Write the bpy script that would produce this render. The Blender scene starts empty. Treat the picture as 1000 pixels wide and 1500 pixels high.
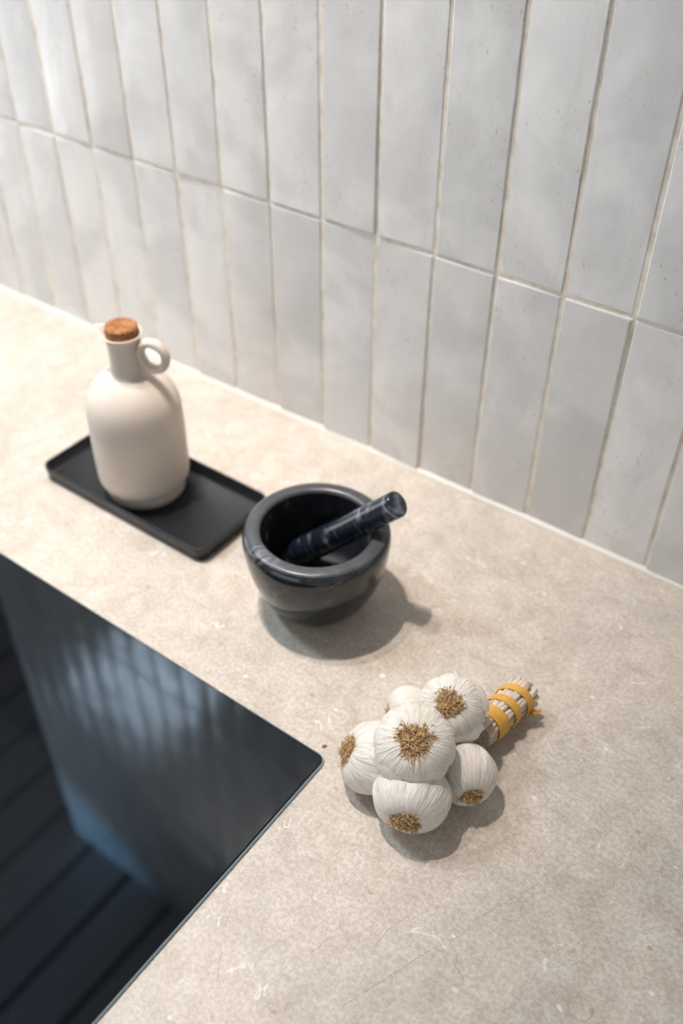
import bpy, bmesh, math, random
from mathutils import Vector, Matrix, noise as mnoise

random.seed(7)
SC = bpy.context.scene
COL = SC.collection

# ------------------------------------------------------------------ camera
cam_d = bpy.data.cameras.new('camera')
cam = bpy.data.objects.new('camera', cam_d)
COL.objects.link(cam)
cam.location = (0.96286, -0.68598, 0.62594)
cam.rotation_euler = (0.858319, -0.003735, 0.633371)
cam_d.sensor_fit = 'VERTICAL'
cam_d.sensor_height = 36.0
cam_d.sensor_width = 24.0
cam_d.lens = 33.728
cam_d.clip_start = 0.02
cam_d.dof.use_dof = True
cam_d.dof.focus_distance = 0.665
cam_d.dof.aperture_fstop = 3.4
SC.camera = cam

# ------------------------------------------------------------------ world, exposure
w = bpy.data.worlds.new('sky')
SC.world = w
w.use_nodes = True
bg = w.node_tree.nodes.get('Background') or w.node_tree.nodes.new('ShaderNodeBackground')
bg.inputs[0].default_value = (0.62, 0.78, 1.0, 1)
bg.inputs[1].default_value = 1.0
SC.view_settings.view_transform = 'Standard'
SC.view_settings.look = 'None'
SC.view_settings.exposure = 0.12
SC.view_settings.gamma = 1.0
SC.view_settings.use_curve_mapping = False

CEIL = 1.66            # ceiling above the worktop
FLOOR = -0.90

def area_light(name, loc, rot, sx, sy, power, color):
    d = bpy.data.lights.new(name, 'AREA')
    d.shape = 'RECTANGLE'; d.size = sx; d.size_y = sy
    d.energy = power; d.color = color
    o = bpy.data.objects.new(name, d)
    o.location = loc; o.rotation_euler = rot
    COL.objects.link(o)
    return o

# daylight of the glazed door in the left wall, of the window behind the camera, and of the roof window
area_light('daylight_door', (-2.56, -1.05, 0.15), (0, -math.pi / 2, 0), 2.0, 1.7, 31, (1.0, 0.99, 0.955))
area_light('daylight_window', (0.25, -3.16, 0.55), (math.pi / 2, 0, 0), 2.2, 1.3, 10, (1.0, 0.98, 0.95))
area_light('daylight_roof_window', (-0.60, -0.50, CEIL + 0.02), (0, 0, 0), 0.40, 0.24, 21.0, (0.70, 0.86, 1.0))

def spot_light(name, loc, power, color, size=1.16, blend=1.0, radius=0.022):
    d = bpy.data.lights.new(name, 'SPOT')
    d.energy = power; d.color = color
    d.spot_size = size; d.spot_blend = blend; d.shadow_soft_size = radius
    o = bpy.data.objects.new(name, d)
    o.location = loc
    COL.objects.link(o)
    return o

WARM = (1.0, 0.895, 0.835)
LAMPS = [(0.245, -0.240, 74.0), (0.075, -0.200, 47.0)]

# ------------------------------------------------------------------ node helpers
class G:
    def __init__(self, name):
        self.m = bpy.data.materials.new(name)
        self.m.use_nodes = True
        self.t = self.m.node_tree
        self.n = self.t.nodes
        self.b = next(x for x in self.n if x.type == 'BSDF_PRINCIPLED')
    def link(self, a, b):
        self.t.links.new(a, b)
    def put(self, sock, v):
        if isinstance(v, bpy.types.NodeSocket):
            self.t.links.new(v, sock)
        elif v is not None:
            if isinstance(v, (tuple, list)) and sock.type == 'RGBA' and len(v) == 3:
                v = (*v, 1)
            sock.default_value = v
    def coord(self, kind='Object'):
        return self.n.new('ShaderNodeTexCoord').outputs[kind]
    def pos(self):
        return self.n.new('ShaderNodeNewGeometry').outputs['Position']
    def rnd(self):
        return self.n.new('ShaderNodeObjectInfo').outputs['Random']
    def mapping(self, v, loc=(0, 0, 0), rot=(0, 0, 0), scale=(1, 1, 1)):
        k = self.n.new('ShaderNodeMapping')
        self.put(k.inputs[0], v); self.put(k.inputs[1], loc); self.put(k.inputs[2], rot); self.put(k.inputs[3], scale)
        return k.outputs[0]
    def noise(self, v, scale=5, detail=3, rough=0.5, dist=0.0, out=0):
        k = self.n.new('ShaderNodeTexNoise')
        self.put(k.inputs['Vector'], v); self.put(k.inputs['Scale'], scale); self.put(k.inputs['Detail'], detail)
        self.put(k.inputs['Roughness'], rough); self.put(k.inputs['Distortion'], dist)
        return k.outputs[out]
    def voro(self, v, scale=5, feature='F1', out='Distance', rand=1.0):
        k = self.n.new('ShaderNodeTexVoronoi')
        k.feature = feature
        self.put(k.inputs['Vector'], v); self.put(k.inputs['Scale'], scale); self.put(k.inputs['Randomness'], rand)
        return k.outputs[out]
    def ramp(self, f, stops, interp='LINEAR'):
        k = self.n.new('ShaderNodeValToRGB')
        k.color_ramp.interpolation = interp
        e = k.color_ramp.elements
        while len(e) < len(stops):
            e.new(0.5)
        for el, (p, c) in zip(e, stops):
            el.position = p
            if isinstance(c, (int, float)):
                c = (c, c, c)
            el.color = (*c, 1)
        self.put(k.inputs[0], f)
        return k.outputs[0]
    def step(self, f, a, b):
        k = self.n.new('ShaderNodeMapRange')
        k.interpolation_type = 'SMOOTHSTEP'
        self.put(k.inputs[0], f); self.put(k.inputs[1], a); self.put(k.inputs[2], b)
        return k.outputs[0]
    def mix(self, f, a, b, mode='MIX'):
        k = self.n.new('ShaderNodeMix')
        k.data_type = 'RGBA'; k.blend_type = mode
        self.put(k.inputs[0], f); self.put(k.inputs[6], a); self.put(k.inputs[7], b)
        return k.outputs[2]
    def math(self, op, a, b=None, c=None, clamp=False):
        k = self.n.new('ShaderNodeMath')
        k.operation = op; k.use_clamp = clamp
        self.put(k.inputs[0], a); self.put(k.inputs[1], b)
        if c is not None:
            self.put(k.inputs[2], c)
        return k.outputs[0]
    def vmath(self, op, a, b=None, scale=None):
        k = self.n.new('ShaderNodeVectorMath')
        k.operation = op
        self.put(k.inputs[0], a)
        if b is not None:
            self.put(k.inputs[1], b)
        if scale is not None:
            self.put(k.inputs[3], scale)
        return k.outputs['Value'] if op in ('DOT_PRODUCT', 'LENGTH', 'DISTANCE') else k.outputs[0]
    def sep(self, v):
        k = self.n.new('ShaderNodeSeparateXYZ')
        self.put(k.inputs[0], v)
        return k.outputs
    def comb(self, x, y, z):
        k = self.n.new('ShaderNodeCombineXYZ')
        self.put(k.inputs[0], x); self.put(k.inputs[1], y); self.put(k.inputs[2], z)
        return k.outputs[0]
    def bump(self, h, strength=0.3, dist=0.001, normal=None):
        k = self.n.new('ShaderNodeBump')
        self.put(k.inputs['Strength'], strength); self.put(k.inputs['Distance'], dist); self.put(k.inputs['Height'], h)
        if normal is not None:
            self.put(k.inputs['Normal'], normal)
        return k.outputs[0]
    def done(self, color=None, rough=None, normal=None, **kw):
        b = self.b
        if color is not None: self.put(b.inputs['Base Color'], color)
        if rough is not None: self.put(b.inputs['Roughness'], rough)
        if normal is not None: self.put(b.inputs['Normal'], normal)
        for k, v in kw.items():
            self.put(b.inputs[k.replace('_', ' ')], v)
        return self.m

# ------------------------------------------------------------------ mesh helpers
def link(name, me, mat=None, parent=None, loc=None):
    o = bpy.data.objects.new(name, me)
    COL.objects.link(o)
    if mat is not None and isinstance(me, bpy.types.Mesh) and not me.materials:
        me.materials.append(mat)
    if parent is not None:
        o.parent = parent
    if loc is not None:
        o.location = loc
    return o

def empty(name, loc=(0, 0, 0)):
    o = bpy.data.objects.new(name, None)
    o.empty_display_size = 0.02
    o.location = loc
    COL.objects.link(o)
    return o

def tag(o, label=None, cat=None, group=None, kind=None):
    if label: o['label'] = label
    if cat: o['category'] = cat
    if group: o['group'] = group
    if kind: o['kind'] = kind
    return o

def pydata(name, verts, faces, smooth=True):
    me = bpy.data.meshes.new(name)
    me.from_pydata([tuple(v) for v in verts], [], faces)
    me.update()
    if smooth:
        me.polygons.foreach_set('use_smooth', [True] * len(me.polygons))
    return me

def boxes_mesh(name, boxes, bevel=0.0):
    bm = bmesh.new()
    for (x0, x1, y0, y1, z0, z1) in boxes:
        m = Matrix.Translation(((x0 + x1) / 2, (y0 + y1) / 2, (z0 + z1) / 2)) @ Matrix.Diagonal((x1 - x0, y1 - y0, z1 - z0, 1))
        bmesh.ops.create_cube(bm, size=1, matrix=m)
    if bevel:
        bmesh.ops.bevel(bm, geom=list(bm.edges), offset=bevel, segments=2, affect='EDGES', profile=0.5)
    me = bpy.data.meshes.new(name)
    bm.to_mesh(me); bm.free()
    return me

def catmull(pts, sub=6):
    out = []
    n = len(pts)
    for i in range(n - 1):
        p0 = pts[max(i - 1, 0)]; p1 = pts[i]; p2 = pts[i + 1]; p3 = pts[min(i + 2, n - 1)]
        for k in range(sub):
            t = k / sub
            out.append(tuple(0.5 * ((2 * b) + (-a + c) * t + (2 * a - 5 * b + 4 * c - d) * t * t + (-a + 3 * b - 3 * c + d) * t ** 3)
                             for a, b, c, d in zip(p0, p1, p2, p3)))
    out.append(tuple(pts[-1]))
    return out

def lathe(name, prof, seg=64, fn=None, mats=None):
    """prof: list of (r, z); fn(angle, r, z, i) -> (r, z) may vary it; poles where r == 0."""
    verts, faces, rings, fm = [], [], [], []
    for i, (r, z) in enumerate(prof):
        if r <= 1e-7:
            verts.append((0, 0, z)); rings.append([len(verts) - 1])
        else:
            ring = []
            for k in range(seg):
                a = 2 * math.pi * k / seg
                rr, zz = fn(a, r, z, i) if fn else (r, z)
                verts.append((rr * math.cos(a), rr * math.sin(a), zz)); ring.append(len(verts) - 1)
            rings.append(ring)
    for i in range(len(rings) - 1):
        A, B = rings[i], rings[i + 1]
        for k in range(seg):
            k2 = (k + 1) % seg
            if len(A) == 1 and len(B) == 1:
                continue
            if len(A) == 1:
                faces.append((A[0], B[k2], B[k]))
            elif len(B) == 1:
                faces.append((A[k], A[k2], B[0]))
            else:
                faces.append((A[k], A[k2], B[k2], B[k]))
            fm.append(mats[i] if mats else 0)
    me = pydata(name, verts, faces)
    if mats:
        me.polygons.foreach_set('material_index', fm)
    return me

def tube_into(verts, faces, pts, radii, seg=8, cap=True):
    """sweep a circle along pts with parallel transport, append to verts/faces"""
    pts = [Vector(p) for p in pts]
    n = len(pts)
    tang = [(pts[min(i + 1, n - 1)] - pts[max(i - 1, 0)]).normalized() for i in range(n)]
    ref = Vector((0, 0, 1)) if abs(tang[0].z) < 0.9 else Vector((1, 0, 0))
    u = tang[0].cross(ref).normalized()
    base = len(verts)
    for i in range(n):
        u = (u - tang[i] * u.dot(tang[i])).normalized()
        v = tang[i].cross(u)
        r = radii[i] if isinstance(radii, (list, tuple)) else radii
        for k in range(seg):
            a = 2 * math.pi * k / seg
            verts.append(pts[i] + (u * math.cos(a) + v * math.sin(a)) * r)
    for i in range(n - 1):
        for k in range(seg):
            k2 = (k + 1) % seg
            faces.append((base + i * seg + k, base + i * seg + k2, base + (i + 1) * seg + k2, base + (i + 1) * seg + k))
    if cap:
        faces.append(tuple(base + k for k in range(seg - 1, -1, -1)))
        faces.append(tuple(base + (n - 1) * seg + k for k in range(seg)))

def plain(name, color, rough=0.6, **kw):
    return G(name).done(color, rough, **kw)

# ------------------------------------------------------------------ materials
def m_tile():
    g = G('glazed_tile')
    oc = g.coord('Object'); r = g.rnd()
    off = g.comb(g.math('MULTIPLY', r, 37.0), g.math('MULTIPLY', r, 91.0), g.math('MULTIPLY', r, 53.0))
    v = g.vmath('ADD', oc, off)
    cloud = g.noise(v, 9, 4, 0.55, 0.6)
    vs = g.mapping(v, scale=(1.0, 1.0, 0.22))
    streak = g.noise(vs, 75, 4, 0.6, 0.3)
    base = g.ramp(r, [(0.0, (0.680, 0.660, 0.630)), (0.35, (0.770, 0.752, 0.724)), (0.7, (0.715, 0.705, 0.682)), (1.0, (0.800, 0.782, 0.755))])
    col = g.mix(g.step(cloud, 0.40, 0.62), base, g.mix(1.0, base, (0.85, 0.85, 0.855), 'MULTIPLY'))
    col = g.mix(g.math('MULTIPLY', g.step(streak, 0.45, 0.75), 0.30), col, (0.60, 0.585, 0.55))
    # brown pinholes and smears in the glaze
    sp = g.noise(g.mapping(v, scale=(1, 1, 0.55)), 420, 2, 0.5)
    spm = g.math('MULTIPLY', g.step(sp, 0.645, 0.70), g.step(g.noise(v, 22, 2, 0.5), 0.47, 0.62))
    col = g.mix(g.math('MULTIPLY', spm, 0.55), col, (0.36, 0.28, 0.19))
    # worn brown clay along the long edges
    s = g.sep(oc)
    ed = g.math('ABSOLUTE', s[0])
    em = g.step(ed, 0.0283, 0.0298)
    en = g.step(g.noise(g.mapping(v, scale=(1, 1, 0.35)), 60, 4, 0.65), 0.48, 0.62)
    col = g.mix(g.math('MULTIPLY', em, g.math('MULTIPLY_ADD', en, 0.60, 0.10)), col, (0.33, 0.25, 0.17))
    wav = g.noise(v, 16, 2, 0.5)
    fine = g.noise(g.mapping(v, scale=(1, 1, 0.4)), 120, 3, 0.5)
    n1 = g.bump(wav, 0.55, 0.0035)
    n2 = g.bump(fine, 0.10, 0.0006, n1)
    n3 = g.bump(g.math('SUBTRACT', 1.0, spm), 0.30, 0.0004, n2)
    rough = g.math('MULTIPLY_ADD', cloud, 0.20, 0.13)
    return g.done(col, rough, n3, Specular_IOR_Level=0.5)

def m_grout():
    g = G('grout')
    p = g.pos()
    n = g.noise(p, 60, 4, 0.6)
    f = g.noise(p, 900, 2, 0.5)
    col = g.ramp(n, [(0.3, (0.60, 0.51, 0.39)), (0.5, (0.76, 0.69, 0.59)), (0.75, (0.83, 0.78, 0.70))])
    return g.done(col, 0.9, g.bump(f, 0.4, 0.0004))

def seg_dist(g, P, a, b):
    a = Vector(a); b = Vector(b); ba = b - a
    pa = g.vmath('SUBTRACT', P, tuple(a))
    h = g.math('MULTIPLY', g.vmath('DOT_PRODUCT', pa, tuple(ba)), 1.0 / ba.length_squared, clamp=True)
    q = g.vmath('SUBTRACT', pa, g.vmath('SCALE', tuple(ba), scale=h))
    return g.vmath('LENGTH', q)

CRACKS = [  # natural hairlines in the stone, in mm on the worktop
    [(892.6, -304.5), (873.7, -342.8), (855.8, -381.7), (852.0, -400.1), (839.4, -423.8), (827.5, -453.6), (815.9, -481.9)],
    [(818.8, -404.3), (811.4, -426.0), (811.1, -437.5)],
    [(783.0, -452.0), (779.0, -475.0), (772.0, -497.0)],
    [(717.9, -474.6), (724.7, -489.9), (743.6, -517.0)],
    [(950.4, -326.4), (941.5, -309.7)],
    [(856.6, -409.5), (860.0, -418.0), (866.7, -421.1)],
]

def m_stone():
    g = G('limestone')
    p = g.pos()
    big = g.noise(p, 7, 4, 0.55, 0.8)
    mid = g.noise(p, 45, 5, 0.62, 0.6)
    fin = g.noise(p, 300, 8, 0.80)
    grit = g.noise(g.mapping(p, rot=(0, 0, 0.5), scale=(1, 1.6, 1)), 520, 5, 0.75)
    col = g.ramp(mid, [(0.28, (0.500, 0.442, 0.376)), (0.50, (0.596, 0.540, 0.472)), (0.72, (0.665, 0.615, 0.548))])
    col = g.mix(g.step(big, 0.38, 0.66), g.mix(1.0, col, (0.93, 0.93, 0.92), 'MULTIPLY'), g.mix(1.0, col, (1.05, 1.03, 1.01), 'MULTIPLY'))
    col = g.mix(g.math('MULTIPLY', g.step(fin, 0.40, 0.60), 0.75), g.mix(1.0, col, (0.78, 0.745, 0.71), 'MULTIPLY'), g.mix(1.0, col, (1.13, 1.13, 1.14), 'MULTIPLY'))
    col = g.mix(g.math('MULTIPLY', g.step(grit, 0.57, 0.68), 0.50), col, (0.34, 0.28, 0.22))
    # brownish spots
    vs = g.voro(g.mapping(g.vmath('ADD', p, g.vmath('SCALE', g.noise(p, 90, 2, out=1), scale=0.006)), scale=(1, 1.5, 1)), 70, rand=1.0)
    sel = g.step(g.noise(p, 38, 2, 0.5), 0.56, 0.66)
    col = g.mix(g.math('MULTIPLY', g.math('MULTIPLY', g.step(vs, 0.20, 0.10), sel), 0.60), col, (0.33, 0.235, 0.16))
    # pale shell fragments, squarish and curved
    wv = g.vmath('ADD', p, g.vmath('SCALE', g.noise(p, 130, 3, out=1), scale=0.007))
    sh = g.voro(g.mapping(wv, loc=(3.1, 1.7, 0), rot=(0, 0, 0.6), scale=(1, 1.8, 1)), 58)
    ssel = g.step(g.noise(p, 26, 2, 0.5, 0.0), 0.57, 0.64)
    col = g.mix(g.math('MULTIPLY', g.math('MULTIPLY', g.step(sh, 0.19, 0.09), ssel), 0.85), col, (0.78, 0.74, 0.68))
    arc = g.math('ABSOLUTE', g.math('SUBTRACT', g.noise(p, 24, 3, 0.55, 0.9), 0.5))
    asel = g.step(g.noise(p, 33, 2, 0.5), 0.60, 0.68)
    col = g.mix(g.math('MULTIPLY', g.math('MULTIPLY', g.step(arc, 0.016, 0.004), asel), 0.70), col, (0.80, 0.76, 0.71))
    # hairline cracks
    wob = g.vmath('SCALE', g.vmath('SUBTRACT', g.noise(p, 160, 3, 0.6, out=1), (0.5, 0.5, 0.5)), scale=0.0035)
    P = g.vmath('MULTIPLY', g.vmath('ADD', p, wob), (1, 1, 0))
    d = None
    for line in CRACKS:
        for a, b in zip(line, line[1:]):
            k = seg_dist(g, P, (a[0] / 1000, a[1] / 1000, 0), (b[0] / 1000, b[1] / 1000, 0))
            d = k if d is None else g.math('MINIMUM', d, k)
    cm = g.math('MULTIPLY', g.step(d, 0.00040, 0.00012), g.step(g.noise(p, 70, 2, 0.5), 0.36, 0.52))
    col = g.mix(g.math('MULTIPLY', cm, 0.62), col, (0.24, 0.20, 0.16))
    # a fossil ring and two shell marks near the front
    ring = g.math('ABSOLUTE', g.math('SUBTRACT', g.vmath('LENGTH', g.vmath('SUBTRACT', P, (0.9367, -0.3944, 0))), 0.0075))
    col = g.mix(g.math('MULTIPLY', g.step(ring, 0.0011, 0.0002), 0.40), col, (0.34, 0.26, 0.19))
    dot = g.vmath('LENGTH', g.vmath('SUBTRACT', P, (0.9425, -0.3915, 0)))
    dot2 = g.vmath('LENGTH', g.vmath('SUBTRACT', P, (0.9170, -0.3640, 0)))
    col = g.mix(g.math('MULTIPLY', g.step(g.math('MINIMUM', dot, dot2), 0.0026, 0.0008), 0.5), col, (0.32, 0.22, 0.15))
    s1 = seg_dist(g, P, (0.9075, -0.3860, 0), (0.9045, -0.3790, 0))
    s2 = seg_dist(g, P, (0.9050, -0.3690, 0), (0.9110, -0.3620, 0))
    s3 = seg_dist(g, P, (0.9110, -0.3620, 0), (0.9220, -0.3600, 0))
    s4 = seg_dist(g, P, (0.7040, -0.4640, 0), (0.7060, -0.4690, 0))
    sm = g.math('MINIMUM', g.math('MINIMUM', s1, s4), g.math('ADD', g.math('MINIMUM', s2, s3), 0.0006))
    sm = g.math('ADD', sm, g.math('MULTIPLY', g.math('SUBTRACT', g.noise(p, 330, 3, 0.6), 0.42), 0.006))
    col = g.mix(g.math('MULTIPLY', g.step(sm, 0.0019, 0.0006), 0.70), col, (0.76, 0.72, 0.66))
    nrm = g.bump(g.math('ADD', g.math('MULTIPLY', mid, 0.5), g.math('MULTIPLY', fin, 0.5)), 0.12, 0.0006)
    rough = g.math('MULTIPLY_ADD', fin, 0.18, 0.36)
    return g.done(col, rough, nrm, Specular_IOR_Level=0.45)

def m_cooktop():
    g = G('black_ceramic_glass')
    p = g.pos(); s = g.sep(p)
    # fine printed dot raster inside the cooking zone
    q = g.comb(s[0], s[1], 0.0)
    vd = g.voro(q, 900, rand=0.0)
    zone = g.math('MULTIPLY', g.step(s[0], 0.618, 0.606), g.step(s[1], -0.455, -0.475))
    dots = g.math('MULTIPLY', g.step(vd, 0.34, 0.26), zone)
    col = g.mix(dots, (0.0035, 0.0042, 0.0055), (0.015, 0.0155, 0.017))
    dust = g.step(g.noise(p, 900, 1, 0.5), 0.80, 0.83)
    sm = g.noise(g.mapping(p, rot=(0, 0, 0.5), scale=(1, 5, 1)), 30, 4, 0.6)
    rough = g.math('MULTIPLY_ADD', g.step(sm, 0.60, 0.80), 0.03, 0.018)
    col = g.mix(dust, col, (0.10, 0.11, 0.12))
    return g.done(col, rough, None, Specular_IOR_Level=0.50, Specular_Tint=(0.82, 0.92, 1.0, 1.0))

def m_marble(name, rough0, lift, vein=1.0, spec=0.5):
    g = G(name)
    v = g.coord('Object')
    d = g.vmath('ADD', v, g.vmath('SCALE', g.noise(v, 18, 4, 0.6, out=1), scale=0.05))
    cl = g.noise(d, 28, 5, 0.62)
    col = g.ramp(cl, [(0.30, (0.008 + lift, 0.009 + lift, 0.011 + lift)), (0.55, (0.020 + lift, 0.022 + lift, 0.026 + lift)), (0.78, (0.060 + lift, 0.064 + lift, 0.072 + lift))])
    a1 = g.math('ABSOLUTE', g.math('SUBTRACT', g.noise(g.mapping(d, rot=(0.6, 0.2, 0.3), scale=(1, 0.35, 0.5)), 30, 3, 0.5, 0.4), 0.5))
    vm = g.math('MULTIPLY', g.step(a1, 0.022, 0.002), g.step(g.noise(v, 24, 2, 0.5), 0.46, 0.62))
    col = g.mix(g.math('MULTIPLY', vm, 0.30 * vein), col, (0.26, 0.27, 0.29))
    fl = g.step(g.noise(v, 420, 2, 0.6), 0.70, 0.78)
    col = g.mix(g.math('MULTIPLY', fl, 0.30), col, (0.32, 0.33, 0.36))
    return g.done(col, rough0, g.bump(g.noise(v, 500, 2, 0.5), 0.04, 0.0004), Specular_IOR_Level=spec)

def m_pestle():
    g = G('streaked_marble')
    v = g.coord('Object')
    d = g.vmath('ADD', v, g.vmath('SCALE', g.noise(v, 40, 3, 0.6, out=1), scale=0.012))
    st = g.noise(g.mapping(d, rot=(0, 0.35, 0), scale=(0.55, 0.55, 3.2)), 55, 4, 0.62)
    patch = g.step(g.noise(v, 40, 2, 0.5), 0.38, 0.60)
    col = g.mix(g.math('MULTIPLY', g.step(st, 0.50, 0.74), patch), (0.010, 0.014, 0.022), (0.34, 0.39, 0.47))
    return g.done(col, 0.16, None, Specular_IOR_Level=0.5)

def m_ceramic():
    g = G('matt_cream_ceramic')
    v = g.coord('Object')
    n = g.noise(v, 30, 3, 0.5)
    col = g.ramp(n, [(0.3, (0.655, 0.565, 0.480)), (0.7, (0.700, 0.612, 0.528))])
    return g.done(col, 0.62, g.bump(g.noise(v, 500, 2, 0.5), 0.03, 0.0005), Specular_IOR_Level=0.35)

def m_cork():
    g = G('cork')
    v = g.coord('Object')
    n = g.noise(v, 240, 4, 0.7, 0.5)
    c = g.voro(v, 420)
    col = g.ramp(n, [(0.28, (0.085, 0.026, 0.009)), (0.50, (0.30, 0.118, 0.038)), (0.70, (0.52, 0.245, 0.088))])
    col = g.mix(g.math('MULTIPLY', g.step(g.noise(v, 520, 2, 0.5), 0.60, 0.70), 0.8), col, (0.075, 0.024, 0.010))
    return g.done(col, 0.85, g.bump(g.math('ADD', n, c), 0.5, 0.0008))

def m_bulb():
    g = G('garlic_skin')
    v = g.coord('Object'); s = g.sep(v); r = g.rnd()
    rad = g.math('ADD', g.vmath('LENGTH', g.comb(s[0], s[1], 0.0)), 0.0005)
    u = g.comb(g.math('DIVIDE', s[0], rad), g.math('DIVIDE', s[1], rad), g.math('MULTIPLY_ADD', s[2], 9.0, g.math('MULTIPLY', r, 30.0)))
    u2 = g.vmath('ADD', u, g.vmath('SCALE', g.noise(v, 60, 2, 0.5, out=1), scale=0.10))
    st = g.noise(u2, 9.0, 4, 0.62)
    ln = g.noise(u2, 26.0, 2, 0.5)
    blot = g.noise(g.vmath('ADD', v, g.comb(r, r, r)), 48, 3, 0.55)
    col = g.ramp(st, [(0.28, (0.64, 0.555, 0.465)), (0.48, (0.775, 0.720, 0.638)), (0.75, (0.84, 0.805, 0.75))])
    col = g.mix(g.math('MULTIPLY', g.step(blot, 0.54, 0.72), 0.40), col, (0.74, 0.64, 0.48))
    col = g.mix(g.math('MULTIPLY', g.step(ln, 0.56, 0.70), 0.42), col, (0.58, 0.46, 0.39))
    wr = g.noise(g.mapping(v, scale=(1, 1, 1)), 160, 4, 0.6, 0.8)
    n1 = g.bump(st, 0.75, 0.0024)
    n2 = g.bump(ln, 0.50, 0.0009, n1)
    n3 = g.bump(wr, 0.18, 0.0007, n2)
    return g.done(col, 0.46, n3, Specular_IOR_Level=0.40, Subsurface_Weight=0.12, Subsurface_Radius=(0.004, 0.0025, 0.0015), Subsurface_Scale=0.6)

def m_fibre(name, c0, c1, rough=0.8, scale=300):
    g = G(name)
    v = g.coord('Object')
    n = g.noise(v, scale, 2, 0.5)
    return g.done(g.ramp(n, [(0.32, c0), (0.68, c1)]), rough)

def m_stalk():
    g = G('dried_garlic_stalk')
    v = g.coord('Object')
    n = g.noise(g.mapping(v, scale=(1, 0.09, 1)), 420, 3, 0.6)
    k = g.noise(v, 55, 3, 0.5)
    col = g.ramp(n, [(0.30, (0.42, 0.27, 0.17)), (0.50, (0.70, 0.57, 0.44)), (0.72, (0.82, 0.75, 0.66))])
    col = g.mix(g.math('MULTIPLY', g.step(k, 0.50, 0.68), 0.45), col, (0.62, 0.40, 0.27))
    return g.done(col, 0.75, g.bump(n, 0.5, 0.0008))

def m_raffia():
    g = G('yellow_raffia')
    v = g.coord('UV')
    n = g.noise(g.mapping(v, scale=(3.0, 26.0, 1)), 3.0, 3, 0.6)
    col = g.ramp(n, [(0.30, (0.52, 0.24, 0.028)), (0.52, (0.72, 0.38, 0.060)), (0.75, (0.82, 0.50, 0.13))])
    return g.done(col, 0.6, g.bump(n, 0.5, 0.0006))

def m_board():
    g = G('grey_wood_board')
    v = g.coord('Object'); r = g.rnd()
    n = g.noise(g.vmath('ADD', g.mapping(v, scale=(1, 0.06, 1)), g.comb(g.math('MULTIPLY', r, 9.0), r, 0.0)), 60, 4, 0.6)
    col = g.ramp(n, [(0.3, (0.40, 0.385, 0.37)), (0.7, (0.54, 0.52, 0.50))])
    col = g.mix(g.math('MULTIPLY', r, 0.5), col, (0.34, 0.28, 0.25))
    return g.done(col, 0.6)

M = dict(tile=m_tile(), grout=m_grout(), stone=m_stone(), cooktop=m_cooktop(),
         marble=m_marble('polished_black_marble', 0.07, 0.0), honed=m_marble('honed_grey_marble', 0.30, 0.046, 1.6),
         bowl=m_marble('worn_black_marble', 0.50, -0.006, 2.2, 0.25),
         pestle=m_pestle(), ceramic=m_ceramic(), cork=m_cork(), bulb=m_bulb(),
         roots=m_fibre('dry_roots', (0.34, 0.195, 0.078), (0.72, 0.52, 0.28)),
         paper=m_fibre('papery_skin', (0.72, 0.64, 0.54), (0.82, 0.77, 0.70), 0.5, 90),
         husk=m_fibre('tan_husk', (0.62, 0.42, 0.25), (0.76, 0.60, 0.42), 0.55, 120), stalk=m_stalk(), raffia=m_raffia(), board=m_board(),
         tray=plain('black_powder_coat', (0.0085, 0.0100, 0.0130), 0.42),
         edge=plain('ground_glass_edge', (0.30, 0.40, 0.46), 0.25),
         seal=plain('cream_sealant', (0.74, 0.70, 0.63), 0.5),
         plaster=plain('white_plaster', (0.72, 0.71, 0.69), 0.9),
         gap=plain('dark_ceiling_batten', (0.012, 0.012, 0.013), 0.9),
         floor=plain('oak_floor', (0.30, 0.22, 0.15), 0.5),
         front=plain('cabinet_lacquer', (0.34, 0.31, 0.28), 0.5),
         steel=plain('brushed_steel', (0.5, 0.5, 0.5), 0.3, Metallic=1.0),
         frame=plain('window_frame_paint', (0.12, 0.125, 0.13), 0.5),
         glass=plain('window_glass', (0.8, 0.9, 1.0), 0.02, Transmission_Weight=1.0))

# ------------------------------------------------------------------ setting: walls, floor, ceiling
WX0, WX1 = -0.393, 1.75
def struct(name, boxes, mat, bevel=0.0, parent=None):
    o = link(name, boxes_mesh(name, boxes, bevel), mat, parent)
    if parent is None:
        o['kind'] = 'structure'
    return o

wall = struct('wall_back', [(WX0, WX1, 0.0011, 0.12, FLOOR, CEIL)], M['grout'])
struct('floor', [(-2.7, WX1 + 0.1, -3.3, 2.1, FLOOR - 0.05, FLOOR)], M['floor'])
struct('wall_right', [(WX1, WX1 + 0.1, -3.2, 2.0, FLOOR, CEIL)], M['plaster'])
struct('wall_far', [(-2.6, WX1, 2.0, 2.1, FLOOR, CEIL)], M['plaster'])
# left wall round the glazed door, front wall round the window
struct('wall_left', [(-2.7, -2.6, -3.2, -1.95, FLOOR, CEIL), (-2.7, -2.6, -0.15, 2.0, FLOOR, CEIL), (-2.7, -2.6, -1.95, -0.15, 1.20, CEIL)], M['plaster'])
struct('wall_front', [(-2.6, -0.90, -3.3, -3.2, FLOOR, CEIL), (1.40, WX1, -3.3, -3.2, FLOOR, CEIL), (-0.90, 1.40, -3.3, -3.2, FLOOR, -0.15), (-0.90, 1.40, -3.3, -3.2, 1.25, CEIL)], M['plaster'])
d1 = struct('door_1', [(-2.68, -2.62, -1.95, -1.89, FLOOR, 1.20), (-2.68, -2.62, -0.21, -0.15, FLOOR, 1.20), (-2.68, -2.62, -1.89, -0.21, 1.14, 1.20), (-2.68, -2.62, -1.89, -0.21, FLOOR, FLOOR + 0.06), (-2.68, -2.62, -1.08, -1.02, FLOOR + 0.06, 1.14)], M['frame'])
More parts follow.
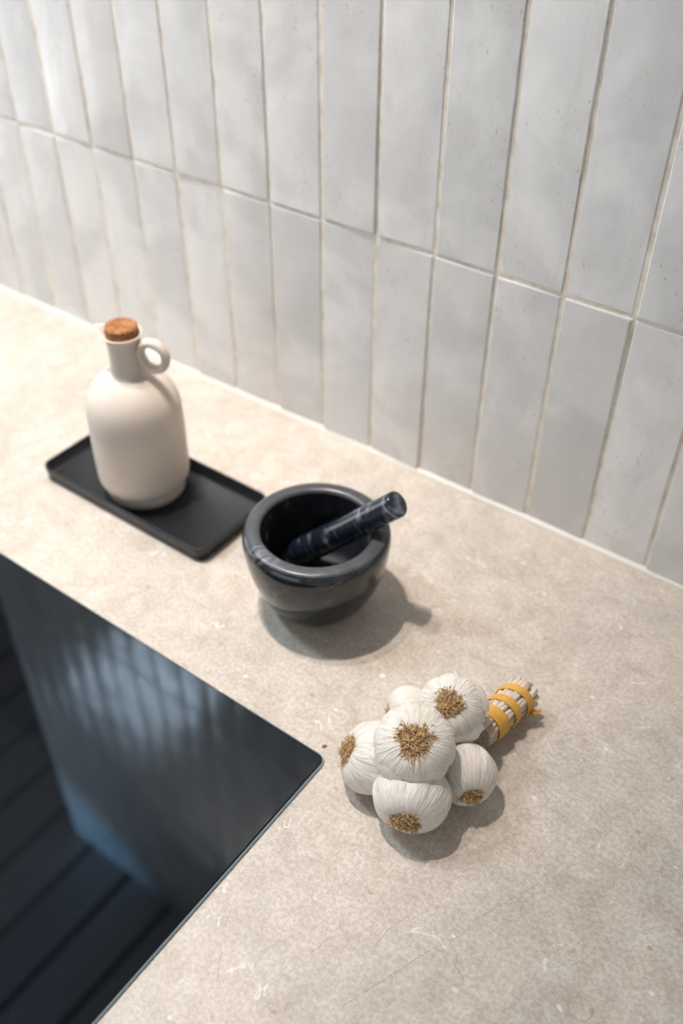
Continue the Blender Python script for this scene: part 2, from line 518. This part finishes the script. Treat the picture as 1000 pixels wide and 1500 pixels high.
struct('pane', [(-2.655, -2.645, -1.89, -1.08, FLOOR + 0.06, 1.14)], M['glass'], parent=d1)
struct('pane', [(-2.655, -2.645, -1.02, -0.21, FLOOR + 0.06, 1.14)], M['glass'], parent=d1)
w1 = struct('window_1', [(-0.90, -0.84, -3.28, -3.22, -0.15, 1.25), (1.34, 1.40, -3.28, -3.22, -0.15, 1.25), (-0.84, 1.34, -3.28, -3.22, 1.19, 1.25), (-0.84, 1.34, -3.28, -3.22, -0.15, -0.09)], M['frame'])
struct('pane', [(-0.84, 1.34, -3.255, -3.245, -0.09, 1.19)], M['glass'], parent=w1)

# ceiling: boards running towards the wall, with open dark joints between them, and a roof window
RW = (-0.82, -0.38, -0.64, -0.36)
CT = CEIL + 0.10
ceil = struct('ceiling', [(-2.7, RW[0], -3.3, 2.1, CEIL + 0.022, CT), (RW[1], WX1 + 0.1, -3.3, 2.1, CEIL + 0.022, CT),
                          (RW[0], RW[1], -3.3, RW[2], CEIL + 0.022, CT), (RW[0], RW[1], RW[3], 2.1, CEIL + 0.022, CT)], M['gap'])
PITCH, JOINT0, GAP = 0.1385, -0.333, 0.022
def board(x0, x1, y0, y1):
    me = boxes_mesh('board', [(-(x1 - x0) / 2, (x1 - x0) / 2, -(y1 - y0) / 2, (y1 - y0) / 2, -0.011, 0.011)])
    link('board', me, M['board'], ceil, ((x0 + x1) / 2, (y0 + y1) / 2, CEIL + 0.011))
i = -16
while True:
    a = JOINT0 + i * PITCH + GAP / 2
    b = JOINT0 + (i + 1) * PITCH - GAP / 2
    if a > WX1: break
    i += 1
    if b < -2.6: continue
    a, b = max(a, -2.6), min(b, WX1)
    if b > RW[0] and a < RW[1]:
        if a < RW[0] - 0.01: board(a, RW[0], -3.2, 2.0)
        if b > RW[1] + 0.01: board(RW[1], b, -3.2, 2.0)
        board(max(a, RW[0]), min(b, RW[1]), -3.2, RW[2]); board(max(a, RW[0]), min(b, RW[1]), RW[3], 2.0)
    else:
        board(a, b, -3.2, 2.0)
w2 = struct('window_2', [(RW[0], RW[0] + 0.012, RW[2], RW[3], CEIL, CT), (RW[1] - 0.012, RW[1], RW[2], RW[3], CEIL, CT),
                         (RW[0] + 0.012, RW[1] - 0.012, RW[2], RW[2] + 0.012, CEIL, CT), (RW[0] + 0.012, RW[1] - 0.012, RW[3] - 0.012, RW[3], CEIL, CT)], M['frame'])
struct('pane', [(RW[0] + 0.012, RW[1] - 0.012, RW[2] + 0.012, RW[3] - 0.012, CEIL + 0.05, CEIL + 0.06)], M['glass'], parent=w2)

# ------------------------------------------------------------------ wall tiles, each one a piece of the wall
TP, TW, RH, TH = 0.0625, 0.0595, 0.2438, 0.2409
def tile_mesh(wd, ht, seed):
    rnd = random.Random(seed)
    b = 0.0016
    xs = [-wd / 2, -wd / 2 + b, 0.0, wd / 2 - b, wd / 2]
    nz = 6
    zs = [-ht / 2, -ht / 2 + b] + [-ht / 2 + ht * k / (nz - 1) for k in range(1, nz - 1)] + [ht / 2 - b, ht / 2]
    nx, nn = len(xs), len(zs)
    verts, faces, sm = [], [], []
    wx = [rnd.uniform(-0.00035, 0.00035) for _ in range(nn)]
    wx2 = [rnd.uniform(-0.00035, 0.00035) for _ in range(nn)]
    for j, z in enumerate(zs):
        for k, x in enumerate(xs):
            edge = k in (0, nx - 1) or j in (0, nn - 1)
            corner = k in (0, nx - 1) and j in (0, nn - 1)
            dx = wx[j] if k < 2 else (wx2[j] if k > 2 else 0)
            y = (0.0013 if edge else 0.0) + (0.0004 if corner else 0) + (rnd.uniform(-0.00018, 0.00018) if not edge else 0)
            verts.append((x + dx, y, z + (rnd.uniform(-0.0002, 0.0002) if edge else 0)))
    for j in range(nn - 1):
        for k in range(nx - 1):
            a = j * nx + k
            faces.append((a, a + 1, a + nx + 1, a + nx)); sm.append(True)
    loop = [k for k in range(nx)] + [j * nx + nx - 1 for j in range(1, nn)] + [(nn - 1) * nx + k for k in range(nx - 2, -1, -1)] + [j * nx for j in range(nn - 2, 0, -1)]
    back = []
    for q in loop:
        x, y, z = verts[q]
        verts.append((x, 0.0066, z)); back.append(len(verts) - 1)
    n = len(loop)
    for q in range(n):
        q2 = (q + 1) % n
        faces.append((loop[q2], loop[q], back[q], back[q2])); sm.append(False)
    me = pydata('tile', verts, faces)
    me.polygons.foreach_set('use_smooth', sm)
    nrm = []
    nf = nx * nn
    for pl in me.polygons:
        for vi in pl.vertices:
            if sm[pl.index] and vi < nf:
                j, k = divmod(vi, nx)
                v = Vector((0, -1, 0))
                if k == 0: v.x -= 1.1
                if k == nx - 1: v.x += 1.1
                if j == 0: v.z -= 1.1
                if j == nn - 1: v.z += 1.1
                if k in (1, nx - 2): v.x += (0.05 if k > 1 else -0.05)
                nrm.append(v.normalized())
            else:
                nrm.append(pl.normal.copy())
    me.normals_split_custom_set(nrm)
    me.materials.append(M['tile'])
    return me
TILES = [tile_mesh(TW, TH, s) for s in range(12)]
TOPH = CEIL - 6 * RH - 0.003
TOPS = [tile_mesh(TW, TOPH, 40 + s) for s in range(3)]
CUTW = 0.0160
CUT, CUTTOP = tile_mesh(CUTW, TH, 60), tile_mesh(CUTW, TOPH, 61)
rt = random.Random(3)
for row in range(7):
    for c in range(-7, 28):
        top = row == 6
        if c == -7:
            me = CUTTOP if top else CUT
            x = -6 * TP - 0.00135 - CUTW / 2
        else:
            me = rt.choice(TOPS if top else TILES)
            x = (c + 0.5) * TP
        z = 6 * RH + 0.00135 + TOPH / 2 if top else row * RH + RH / 2
        t = link('tile', me, None, wall, (x, rt.uniform(-0.0004, 0.0003), z))
        t.rotation_euler = (rt.uniform(-0.0055, 0.0055), rt.uniform(-0.0012, 0.0012), rt.uniform(-0.018, 0.018))

# bead of sealant where the tiles meet the worktop
verts, faces = [], []
prof = [(0.002, -0.001), (-0.0034, -0.0004), (-0.0026, 0.0012), (-0.0010, 0.0026), (0.0004, 0.0042), (0.002, 0.0042)]
nseg = 60
for k in range(nseg + 1):
    x = WX0 + (WX1 - WX0) * k / nseg
    j = 1 + 0.16 * mnoise.noise(Vector((x * 9, 0, 0)))
    for (y, z) in prof:
        verts.append((x, y * j if y < 0 else y, z * j))
for k in range(nseg):
    for q in range(len(prof) - 1):
        a = k * len(prof) + q
        faces.append((a, a + len(prof), a + len(prof) + 1, a + 1))
tr = link('trim_1', pydata('trim_1', verts, faces), M['seal'])
tr['kind'] = 'structure'

# ------------------------------------------------------------------ worktop, cabinets, cooktop
wt = link('worktop', boxes_mesh('worktop', [(WX0, WX1 - 0.001, -0.95, 0.0010, -0.03, 0.0)], 0.0012), M['stone'])
tag(wt, 'beige limestone worktop running along the tiled wall', 'worktop')

def cabinet(x0, x1, label):
    t = empty('base_cabinet', ((x0 + x1) / 2, -0.46, FLOOR))
    W2 = (x1 - x0) / 2 - 0.001
    link('body', boxes_mesh('body', [(-W2, W2, -0.44, 0.455, 0.10, 0.869)]), M['front'], t)
    link('plinth', boxes_mesh('plinth', [(-W2, W2, -0.40, 0.455, 0.0, 0.10)]), M['frame'], t)
    dr = link('door', boxes_mesh('door', [(-W2 + 0.002, W2 - 0.002, -0.462, -0.4405, 0.11, 0.865)], 0.0015), M['front'], t)
    v, f = [], []
    tube_into(v, f, [(W2 - 0.05, -0.4625, 0.60), (W2 - 0.05, -0.49, 0.60), (W2 - 0.05, -0.49, 0.78), (W2 - 0.05, -0.4625, 0.78)], 0.005, 8)
    link('handle', pydata('handle', v, f), M['steel'], dr)
    return tag(t, label, 'cabinet', 'base cabinets under the worktop')
for x0, x1, lb in ((WX0, 0.14, 'taupe base cabinet under the left end of the worktop'), (0.14, 0.68, 'taupe base cabinet under the cooktop'),
                   (0.68, 1.21, 'taupe base cabinet under the worktop beside the cooktop'), (1.21, WX1 - 0.002, 'taupe base cabinet under the right end of the worktop')):
    cabinet(x0, x1, lb)

def rr(x0, x1, y0, y1, r, n=8):
    pts = []
    for cx, cy, a0 in ((x1 - r, y1 - r, 0), (x0 + r, y1 - r, 90), (x0 + r, y0 + r, 180), (x1 - r, y0 + r, 270)):
        for k in range(n + 1):
            a = math.radians(a0 + 90 * k / n)
            pts.append((cx + r * math.cos(a), cy + r * math.sin(a)))
    return pts

def loops_mesh(name, loops, mats=None, cap0=True, cap1=True, smooth=True):
    verts, faces, fm = [], [], []
    n = len(loops[0])
    for lp in loops:
        verts += lp
    for i in range(len(loops) - 1):
        for k in range(n):
            k2 = (k + 1) % n
            faces.append((i * n + k, i * n + k2, (i + 1) * n + k2, (i + 1) * n + k)); fm.append(mats[i] if mats else 0)
    if cap0:
        faces.append(tuple(range(n - 1, -1, -1))); fm.append(0)
    if cap1:
        faces.append(tuple((len(loops) - 1) * n + k for k in range(n))); fm.append(0)
    me = pydata(name, verts, faces, smooth)
    me.polygons.foreach_set('material_index', fm)
    return me

CX1, CY1 = 0.7000, -0.3415
CX0, CY0 = CX1 - 0.78, CY1 - 0.52
ct = empty('cooktop', (0, 0, 0))
def ctl(ins, z, r):
    return [(x, y, z) for x, y in rr(CX0 + ins, CX1 - ins, CY0 + ins, CY1 - ins, r - ins)]
link('glass_plate', loops_mesh('glass_plate', [ctl(0.0012, 0.0003, 0.0085), ctl(0.0012, 0.0020, 0.0085), ctl(0.0022, 0.0030, 0.0085)], smooth=False), M['cooktop'], ct)
ed = link('glass_edge', loops_mesh('glass_edge', [ctl(0.0, 0.0002, 0.0085), ctl(0.0, 0.0016, 0.0085), ctl(0.0011, 0.0026, 0.0085)], cap0=False, cap1=False), M['edge'], ct)
ed['label'] = 'thin blue-grey polished glass edge'
tag(ct, 'black glass cooktop set into the beige worktop', 'cooktop')

# ------------------------------------------------------------------ tray
TX0, TX1, TY0, TY1 = 0.2535, 0.4765, -0.2405, -0.1385
tw, td = (TX1 - TX0) / 2, (TY1 - TY0) / 2
def tl(ins, z, r):
    return [(x, y, z) for x, y in rr(-tw + ins, tw - ins, -td + ins, td - ins, max(r - ins, 0.002))]
R0 = 0.012
tm = loops_mesh('tray', [tl(0.004, 0.0, R0), tl(0.0015, 0.0015, R0), tl(0.0002, 0.015, R0), tl(0.0003, 0.0160, R0), tl(0.0016, 0.0162, R0),
                         tl(0.0022, 0.0150, R0), tl(0.0034, 0.0042, R0), tl(0.0062, 0.0026, R0)])
tray = link('tray', tm, M['tray'], None, ((TX0 + TX1) / 2, (TY0 + TY1) / 2, 0.0))
tag(tray, 'long shallow matt black metal tray under the cream bottle', 'tray')

# ------------------------------------------------------------------ bottle
bt = empty('oil_bottle', (0.3535, -0.1885, 0.0027))
RT = Vector((0.806, 0.592, 0)); BK = Vector((-0.592, 0.806, 0))
sp_dir = (-RT * 0.93 + BK * 0.36).normalized()
sp_a = math.atan2(sp_dir.y, sp_dir.x)
prof = [(0.0001, 0.0008), (0.034, 0.0006), (0.0378, 0.0), (0.0392, 0.0012), (0.0394, 0.0085), (0.0389, 0.0106), (0.0370, 0.0115), (0.0368, 0.0125), (0.0395, 0.0131)]
prof += catmull([(0.0420, 0.0140), (0.0443, 0.0185), (0.0454, 0.0260), (0.0455, 0.034), (0.0458, 0.055), (0.0456, 0.080), (0.0450, 0.098), (0.0425, 0.1115), (0.0370, 0.1225),
                 (0.0290, 0.1310), (0.0210, 0.1362), (0.0168, 0.1388), (0.0154, 0.1430), (0.0151, 0.155), (0.0152, 0.168), (0.0166, 0.1745), (0.0184, 0.1772)], 4)
prof += [(0.0187, 0.1782), (0.0181, 0.1789), (0.0168, 0.1786), (0.0154, 0.1770), (0.0142, 0.168), (0.0138, 0.150), (0.0002, 0.148)]
def spout(a, r, z, i):
    d = (a - sp_a + math.pi) % (2 * math.pi) - math.pi
    if z > 0.160 and r > 0.0150:
        k = max(0.0, (z - 0.160) / 0.0185) ** 1.7 * math.exp(-(d / 0.34) ** 2)
        return r + 0.0105 * k, z + 0.0016 * k
    return r, z
link('body', lathe('bottle_body', prof, 96, spout), M['ceramic'], bt)
hd = -sp_dir
hd = (hd + RT * 0.10).normalized()
verts, faces = [], []
hc = hd * 0.0290 + Vector((0, 0, 0.1600))
pts, rad = [], []
N = 40
for k in range(N):
    a = 2 * math.pi * k / N
    pts.append(hc + hd * (0.0128 * math.cos(a)) + Vector((0, 0, 0.0138 * math.sin(a))))
seg = 14
side = Vector((-hd.y, hd.x, 0))
for k in range(N):
    a = 2 * math.pi * k / N
    out = hd * math.cos(a) + Vector((0, 0, math.sin(a)))
    for q in range(seg):
        b = 2 * math.pi * q / seg
        verts.append(pts[k] + out * (0.0040 * math.cos(b)) + side * (0.0052 * math.sin(b)))
for k in range(N):
    for q in range(seg):
        k2, q2 = (k + 1) % N, (q + 1) % seg
        faces.append((k * seg + q, k2 * seg + q, k2 * seg + q2, k * seg + q2))
link('handle', pydata('handle', verts, faces), M['ceramic'], bt)
def corkfn(a, r, z, i):
    return r * (1 + 0.012 * mnoise.noise(Vector((math.cos(a) * 4, math.sin(a) * 4, z * 300)))), z
ck = link('cork_stopper', lathe('cork_stopper', [(0.0002, 0.155), (0.0130, 0.155), (0.0139, 0.170), (0.0150, 0.1845), (0.0146, 0.1860), (0.0132, 0.1864), (0.0001, 0.1862)], 48, corkfn), M['cork'], bt)
ck['label'] = 'brown cork stopper'
tag(bt, 'matt cream ceramic bottle with ring handle and cork standing on the tray', 'bottle')

# ------------------------------------------------------------------ mortar and pestle
mp = [(0.0001, 0.0006), (0.032, 0.0004), (0.0362, 0.0), (0.0382, 0.0012)]
c1 = catmull([(0.0386, 0.0020), (0.0440, 0.0085), (0.0500, 0.0180), (0.0556, 0.0310), (0.0598, 0.0450), (0.0624, 0.0590), (0.0636, 0.0710), (0.0634, 0.0780), (0.0616, 0.0822), (0.0590, 0.0842)], 5)
c2 = [(0.0578, 0.0846), (0.0522, 0.0848), (0.0497, 0.0845), (0.0484, 0.0832)]
c3 = catmull([(0.0479, 0.0816), (0.0474, 0.068), (0.0458, 0.050), (0.0415, 0.036), (0.0345, 0.0265), (0.0250, 0.0215), (0.0120, 0.0192), (0.0001, 0.0188)], 5)
mats = [0] * (len(mp) + len(c1) - 4) + [1] * (len(c2) + 4) + [2] * len(c3)
prof = mp + c1 + c2 + c3
mm = lathe('mortar', prof, 128, None, mats[:len(prof) - 1])
for k in ('marble', 'honed', 'bowl'):
    mm.materials.append(M[k])
mo = link('mortar', mm, None, None, (0.5878, -0.2075, 0.0))
mo.rotation_euler.z = 2.4
tag(mo, 'black marble mortar bowl with a thick grey rim beside the tray', 'mortar')

PA, PB = Vector((0.56318, -0.20032, 0.03550)), Vector((0.64838, -0.17619, 0.11950))
ax = (PB - PA).normalized(); L = (PB - PA).length
pp = [(0.0001, -0.0118)] + catmull([(0.0035, -0.0115), (0.0075, -0.0095), (0.0106, -0.0055), (0.0122, 0.0), (0.0128, 0.010), (0.0126, 0.030), (0.0120, 0.060), (0.0116, 0.090), (0.0115, L - 0.003)], 5)
pp += [(0.0114, L - 0.0016), (0.0108, L - 0.0004), (0.0098, L), (0.0001, L + 0.0001)]
pe = link('pestle', lathe('pestle', pp, 56), M['pestle'], None, PA)
pe.rotation_mode = 'QUATERNION'
pe.rotation_quaternion = ax.to_track_quat('Z', 'Y')
tag(pe, 'dark blue-black streaked marble pestle leaning in the mortar', 'pestle')

# ------------------------------------------------------------------ garlic bunch
CR = Vector((0.80603, 0.59186, 0.00373)); CU = Vector((-0.38919, 0.52524, 0.75674)); CB = Vector((0.44592, -0.61141, 0.65371))
GB = Vector((0.770, -0.300, 0.0))
gb = empty('garlic_bunch', GB)

def bulb_mesh(Rb, seed, hs=1.0):
    rnd = random.Random(seed)
    n = rnd.randint(9, 12); ph = rnd.uniform(0, 6.28)
    amp = [rnd.uniform(0.6, 1.3) for _ in range(n)]
    pr = catmull([(0.02, 0.600), (0.14, 0.615), (0.27, 0.665), (0.42, 0.690), (0.62, 0.625), (0.82, 0.455), (0.955, 0.205), (1.0, -0.06), (0.945, -0.34), (0.78, -0.60), (0.56, -0.80), (0.38, -0.95), (0.27, -1.12), (0.21, -1.30)], 4)
    off = Vector((seed * 3.3, seed * 1.7, 0))
    def fn(a, r, z, i):
        q = (a + ph) / (2 * math.pi) * n
        k = int(math.floor(q)) % n
        f = q - math.floor(q)
        lobe = math.sqrt(max(0.0, math.sin(math.pi * f)))
        wgt = max(0.0, 1 - ((z + 0.1) / 0.85) ** 2)
        g = 1 + (0.055 * lobe * amp[k] - 0.045) * wgt
        g += 0.045 * mnoise.noise(Vector((math.cos(a) * 1.1, math.sin(a) * 1.1, z * 1.1)) + off)
        g += 0.008 * mnoise.noise(Vector((math.cos(a) * 9, math.sin(a) * 9, z * 2)) + off)
        zz = z + 0.03 * mnoise.noise(Vector((math.cos(a) * 1.7, math.sin(a) * 1.7, 5)) + off) * r
        return r * g * Rb, zz * Rb * hs
    pr = [(0.0, 0.600 * Rb * hs)] + pr + [(0.0, -1.31 * Rb * hs)]
    return lathe('bulb', pr, 88, fn)

def tuft_mesh(Rb, seed, spread=0.30, count=700, hs=1.0):
    rnd = random.Random(seed + 100)
    v, f = [], []
    z0 = 0.63 * Rb * hs
    def dome(q):
        return z0 + 0.13 * Rb * (1 - min(1.0, q) ** 2)
    for _ in range(count):
        a = rnd.uniform(0, 6.283); q = math.sqrt(rnd.random()) * rnd.uniform(0.86, 1.0)
        r = q * spread * Rb * (1 + 0.22 * math.sin(a * 3 + seed) + 0.10 * math.sin(a * 7 + 2 * seed))
        p = Vector((r * math.cos(a), r * math.sin(a), dome(q) - 0.01 * Rb))
        d = Vector((math.cos(a) * q * 0.8 + rnd.uniform(-0.8, 0.8), math.sin(a) * q * 0.8 + rnd.uniform(-0.8, 0.8), rnd.uniform(0.2, 0.8))).normalized()
        ln = rnd.uniform(0.08, 0.17) * Rb
        pts = [p]
        for s in range(3):
            d = (d + Vector((rnd.uniform(-0.9, 0.9), rnd.uniform(-0.9, 0.9), rnd.uniform(-0.75, 0.25)))).normalized()
            k = pts[-1] + d * ln / 2.2
            k.z = max(k.z, z0 - 0.02 * Rb)
            pts.append(k)
        tube_into(v, f, pts, [0.00036, 0.00036, 0.00032, 0.00020], 4)
    # a few long strays lying over the skin
    for _ in range(14):
        a = rnd.uniform(0, 6.283)
        pts = []
        r = spread * Rb * 0.7
        for s in range(4):
            pts.append(Vector((r * math.cos(a), r * math.sin(a), z0 + (0.075 - 0.018 * s) * Rb)))
            r += rnd.uniform(0.04, 0.09) * Rb; a += rnd.uniform(-0.25, 0.25)
        tube_into(v, f, pts, [0.0004, 0.0004, 0.0003, 0.0001], 4)
    # woody plate the roots grow from
    b = len(v)
    for j in range(4):
        q = (1.0, 0.75, 0.45, 0.15)[j]
        for k in range(20):
            a = 6.2832 * k / 20
            v.append(Vector((math.cos(a) * q * spread * Rb * 0.95, math.sin(a) * q * spread * Rb * 0.95, dome(q) - 0.012 * Rb)))
    v.append(Vector((0, 0, dome(0) - 0.012 * Rb)))
    for j in range(3):
        for k in range(20):
            f.append((b + j * 20 + k, b + j * 20 + (k + 1) % 20, b + j * 20 + 20 + (k + 1) % 20, b + j * 20 + 20 + k))
    for k in range(20):
        f.append((b + 60 + k, b + 60 + (k + 1) % 20, b + 80))
    return pydata('root_tuft', v, f, False)

def flake_mesh(Rb, a0, a1, t0, t1, lift, seed):
    """a torn sheet of papery skin following the bulb, lifting along one side"""
    rnd = random.Random(seed)
    v, f = [], []
    na, nt = 12, 7
    for i in range(na + 1):
        fa = i / na
        for j in range(nt + 1):
            ft = j / nt
            jag = rnd.uniform(-0.5, 0.6) * (t1 - t0) * 0.20 if j == nt else 0
            a = a0 + (a1 - a0) * fa + (rnd.uniform(-0.03, 0.03) if i in (0, na) else 0)
            t = t0 + (t1 - t0) * ft + jag
            r = 1.012 + lift * ft ** 2.2 * (0.6 + 0.4 * rnd.random())
            z = math.cos(t); rr_ = math.sin(t)
            v.append((rr_ * r * math.cos(a) * Rb * 1.0, rr_ * r * math.sin(a) * Rb, (z * 0.78 * r - 0.04) * Rb))
    n1 = nt + 1
    for i in range(na):
        for j in range(nt):
            f.append((i * n1 + j, i * n1 + j + 1, (i + 1) * n1 + j + 1, (i + 1) * n1 + j))
    return pydata('skin_flake', v, f)

def camdir(x, y, z):
    return (CR * x + CU * y + CB * z).normalized()

BULBS = [  # centre mm, radius mm, root direction, tuft spread, height factor, label
    ((766.5, -328.5, 60.0), 29.4, camdir(-0.07, 0.36, 0.93), 0.40, 1.00, 'top bulb with its root tuft facing the viewer'),
    ((767.5, -279.0, 50.0), 26.0, camdir(-0.18, 0.36, 0.92), 0.38, 1.05, 'rear bulb with torn papery skin next to the stem'),
    ((734.5, -283.5, 22.0), 22.0, camdir(-0.93, -0.10, 0.10), 0.32, 1.00, 'rearmost bulb mostly hidden behind the top one'),
    ((734.5, -336.5, 27.5), 27.2, camdir(-0.86, 0.36, 0.26), 0.36, 0.95, 'bulb on the cooktop side with its roots turned sideways'),
    ((778.5, -347.5, 27.5), 28.4, camdir(-0.26, -0.66, 0.70), 0.36, 1.00, 'lowest bulb at the front with roots facing down'),
    ((798.5, -305.5, 24.5), 23.0, camdir(0.14, -0.62, 0.77), 0.34, 1.15, 'bulb below the stem with a small root tuft'),
]
for n, (c, Rb, d, sp, hs, lb) in enumerate(BULBS):
    Rb /= 1000
    o = link('bulb', bulb_mesh(Rb, n + 1, hs), M['bulb'], gb, Vector(c) / 1000 - GB)
    o.rotation_mode = 'QUATERNION'
    o.rotation_quaternion = d.to_track_quat('Z', 'Y')
    o['label'] = lb
    if n >= 2:      # the lower bulbs rest on the worktop
        q = d.to_track_quat('Z', 'Y')
        o.location.z = 0.0004 - min((q @ v.co).z for v in o.data.vertices)
    link('root_tuft', tuft_mesh(Rb, n, sp, 700 if n != 2 else 200, hs), M['roots'], o)
    if n == 1:
        for a0, a1, t0, t1, lf, sd in ((0.2, 1.0, 1.0, 1.55, 0.10, 1), (5.2, 6.1, 1.1, 1.6, 0.10, 4)):
            link('skin_flake', flake_mesh(Rb, a0, a1, t0, t1, lf, sd), M['paper'], o)
    if n == 5:
        link('skin_flake', flake_mesh(Rb, 0.9, 2.0, 0.42, 0.80, 0.015, 6), M['husk'], o)
    if n == 0:
        link('skin_flake', flake_mesh(Rb, 3.6, 4.5, 1.0, 1.5, 0.05, 2), M['paper'], o)

# stalks bundled and tied
S0, S1 = Vector((0.7850, -0.2650, 0.0190)), Vector((0.7948, -0.2040, 0.0160))
sa = (S1 - S0).normalized(); su = sa.cross(Vector((0, 0, 1))).normalized(); sv = su.cross(sa)
SL = (S1 - S0).length
rs = random.Random(11)
v, f = [], []
spots = [(0.0, 0.0)] + [(0.0040, 6.283 * k / 5) for k in range(5)] + [(0.0078, 6.283 * (k + 0.2) / 10) for k in range(10)] + [(0.0114, 6.283 * (k + 0.4) / 18) for k in range(18)]
for r, a in spots:
    pts, rad = [], []
    ll = SL + rs.uniform(-0.0012, 0.0010) - 14.0 * r * r
    tw_ = rs.uniform(-0.25, 0.25)
    r0 = rs.uniform(0.0022, 0.0031)
    for s in range(9):
        t = s / 8
        fl = 0.94 + 0.16 * max(0, t - 0.70) / 0.30 + 0.18 * max(0, 0.25 - t)
        aa = a + tw_ * t
        pts.append(S0 - GB + sa * (ll * t) + (su * math.cos(aa) + sv * math.sin(aa)) * r * fl)
        rad.append(r0 * (1.0 + 0.10 * math.sin(s * 2.1 + a * 3)))
    tube_into(v, f, pts, rad, 7)
sm = pydata('stalk_bundle', v, f)
link('stalk_bundle', sm, M['stalk'], gb)['label'] = 'bundle of dried pinkish cream garlic stalks'

def band_mesh(t, tilt, wd, seed, turns=1.0):
    rnd = random.Random(seed)
    v, f, uv = [], [], []
    N, K = 64, 5
    for i in range(N + 1):
        a = 2 * math.pi * turns * i / N
        rr_ = 0.01420 + 0.00035 * mnoise.noise(Vector((math.cos(a) * 2, math.sin(a) * 2, seed))) + (0.0005 if turns > 1 else 0) * i / N
        for k in range(K):
            kk = k / (K - 1) - 0.5
            wv = wd * (1 + 0.14 * mnoise.noise(Vector((math.cos(a) * 1.5, math.sin(a) * 1.5, seed * 2 + 9))))
            ctr = S0 - GB + sa * (SL * t + tilt * math.cos(a - 0.6) + kk * wv)
            bulge = rr_ + 0.0007 * (1 - (2 * kk) ** 2) + 0.00022 * math.sin(k * 2.3 + a * 2)
            v.append(ctr + (su * math.cos(a) + sv * math.sin(a)) * bulge); uv.append((i / N, k / (K - 1) * 0.5))
    for i in range(N):
        for k in range(K - 1):
            f.append((i * K + k, (i + 1) * K + k, (i + 1) * K + k + 1, i * K + k + 1))
    me = pydata('raffia_band', v, f)
    ul = me.uv_layers.new(name='UVMap')
    for lp in me.loops:
        ul.data[lp.index].uv = uv[lp.vertex_index]
    return me
for t, tilt, wd, sd in ((0.22, 0.0030, 0.0125, 1), (0.49, 0.0036, 0.0076, 2), (0.74, 0.0038, 0.0076, 3)):
    link('raffia_band', band_mesh(t, tilt, wd, sd), M['raffia'], gb)
# knot with frayed ends
v, f = [], []
kc = S0 - GB + sa * (SL * 0.80) + su * 0.0152 + sv * (-0.004)
rk = random.Random(5)
for s in range(7):
    pts = [kc + Vector((rk.uniform(-1, 1), rk.uniform(-1, 1), rk.uniform(-1, 1))) * 0.0020 + (su * 0.0009 + sa * 0.0011) * q * rk.uniform(0.4, 1.3) for q in range(6)]
    tube_into(v, f, pts, [0.0013, 0.0015, 0.0014, 0.0012, 0.0009, 0.0006], 6)
kn = pydata('raffia_knot', v, f)
ul = kn.uv_layers.new(name='UVMap')
for lp in kn.loops:
    ul.data[lp.index].uv = ((lp.vertex_index // 6) * 0.02, (lp.vertex_index % 6) * 0.1)
link('raffia_knot', kn, M['raffia'], gb)
tag(gb, 'bunch of six white garlic bulbs tied with yellow raffia on the worktop', 'garlic')

# crumb of skin by the corner of the cooktop
v = [(-0.0022, -0.0006, 0.0002), (0.0, -0.0011, 0.0009), (0.0023, -0.0003, 0.0003), (0.0018, 0.0008, 0.0010), (-0.0004, 0.0011, 0.0014), (-0.0020, 0.0006, 0.0005), (0.0, 0.0, 0.0)]
f = [(0, 1, 5), (1, 4, 5), (1, 3, 4), (1, 2, 3), (0, 6, 1), (1, 6, 2), (2, 6, 3), (3, 6, 4), (4, 6, 5), (5, 6, 0)]
cr = link('crumb', pydata('crumb', v, f, False), M['cork'], None, (0.6905, -0.3335, 0.0))
cr.rotation_euler.z = 0.9
tag(cr, 'tiny brown crumb on the worktop by the cooktop corner', 'crumb')

# ------------------------------------------------------------------ ceiling downlights over the worktop
lens = G('lamp_lens')
lens.done((0.9, 0.85, 0.8), 0.4, None, Emission_Color=(1.0, 0.86, 0.70, 1), Emission_Strength=30.0)
for n, (x, y, pw) in enumerate(LAMPS):
    t = empty('downlight', (x, y, CEIL))
    link('bezel', lathe('bezel', [(0.024, 0.0), (0.024, -0.003), (0.026, -0.006), (0.040, -0.005), (0.043, -0.001), (0.043, 0.0)], 40), M['steel'], t)
    link('lens', lathe('lens', [(0.0, -0.0015), (0.0235, -0.0015), (0.0236, -0.0005)], 32), lens.m, t)
    sl = spot_light('lamp', (0, 0, -0.009), pw, WARM)
    sl.parent = t
    tag(t, ('round recessed downlight nearer the mortar', 'round recessed downlight further along the wall')[n], 'downlight', 'ceiling downlights')

# added unseen spotlight, no known fixture: casts the blue patch high on the tiles
ts = empty('added_blue_spotlight', (0.55, -2.30, CEIL))
tgt = Vector((-0.44, 0.0, 1.70)); src = Vector((0.55, -2.30, CEIL - 0.13))
dq = (tgt - src).normalized().to_track_quat('-Z', 'Y')
link('mount', lathe('mount', [(0.0, 0.0), (0.035, 0.0), (0.035, -0.012), (0.008, -0.016), (0.007, -0.10), (0.0, -0.10)], 24), M['frame'], ts)  # mount and head are the body made up for the added spotlight
hb = link('head', lathe('head', [(0.0, 0.085), (0.024, 0.083), (0.030, 0.070), (0.030, -0.035), (0.027, -0.035), (0.026, 0.045), (0.0, 0.045)], 28), M['frame'], ts, (0, 0, -0.13))
hb.rotation_mode = 'QUATERNION'; hb.rotation_quaternion = dq
sl = spot_light('lamp', (0, 0, -0.13), 1300.0, (0.28, 0.60, 1.0), 0.30, 0.9, 0.02)
sl.parent = ts
sl.rotation_mode = 'QUATERNION'; sl.rotation_quaternion = dq
tag(ts, 'added out-of-view spotlight casting a blue patch at the top of the tiled wall', 'spotlight')
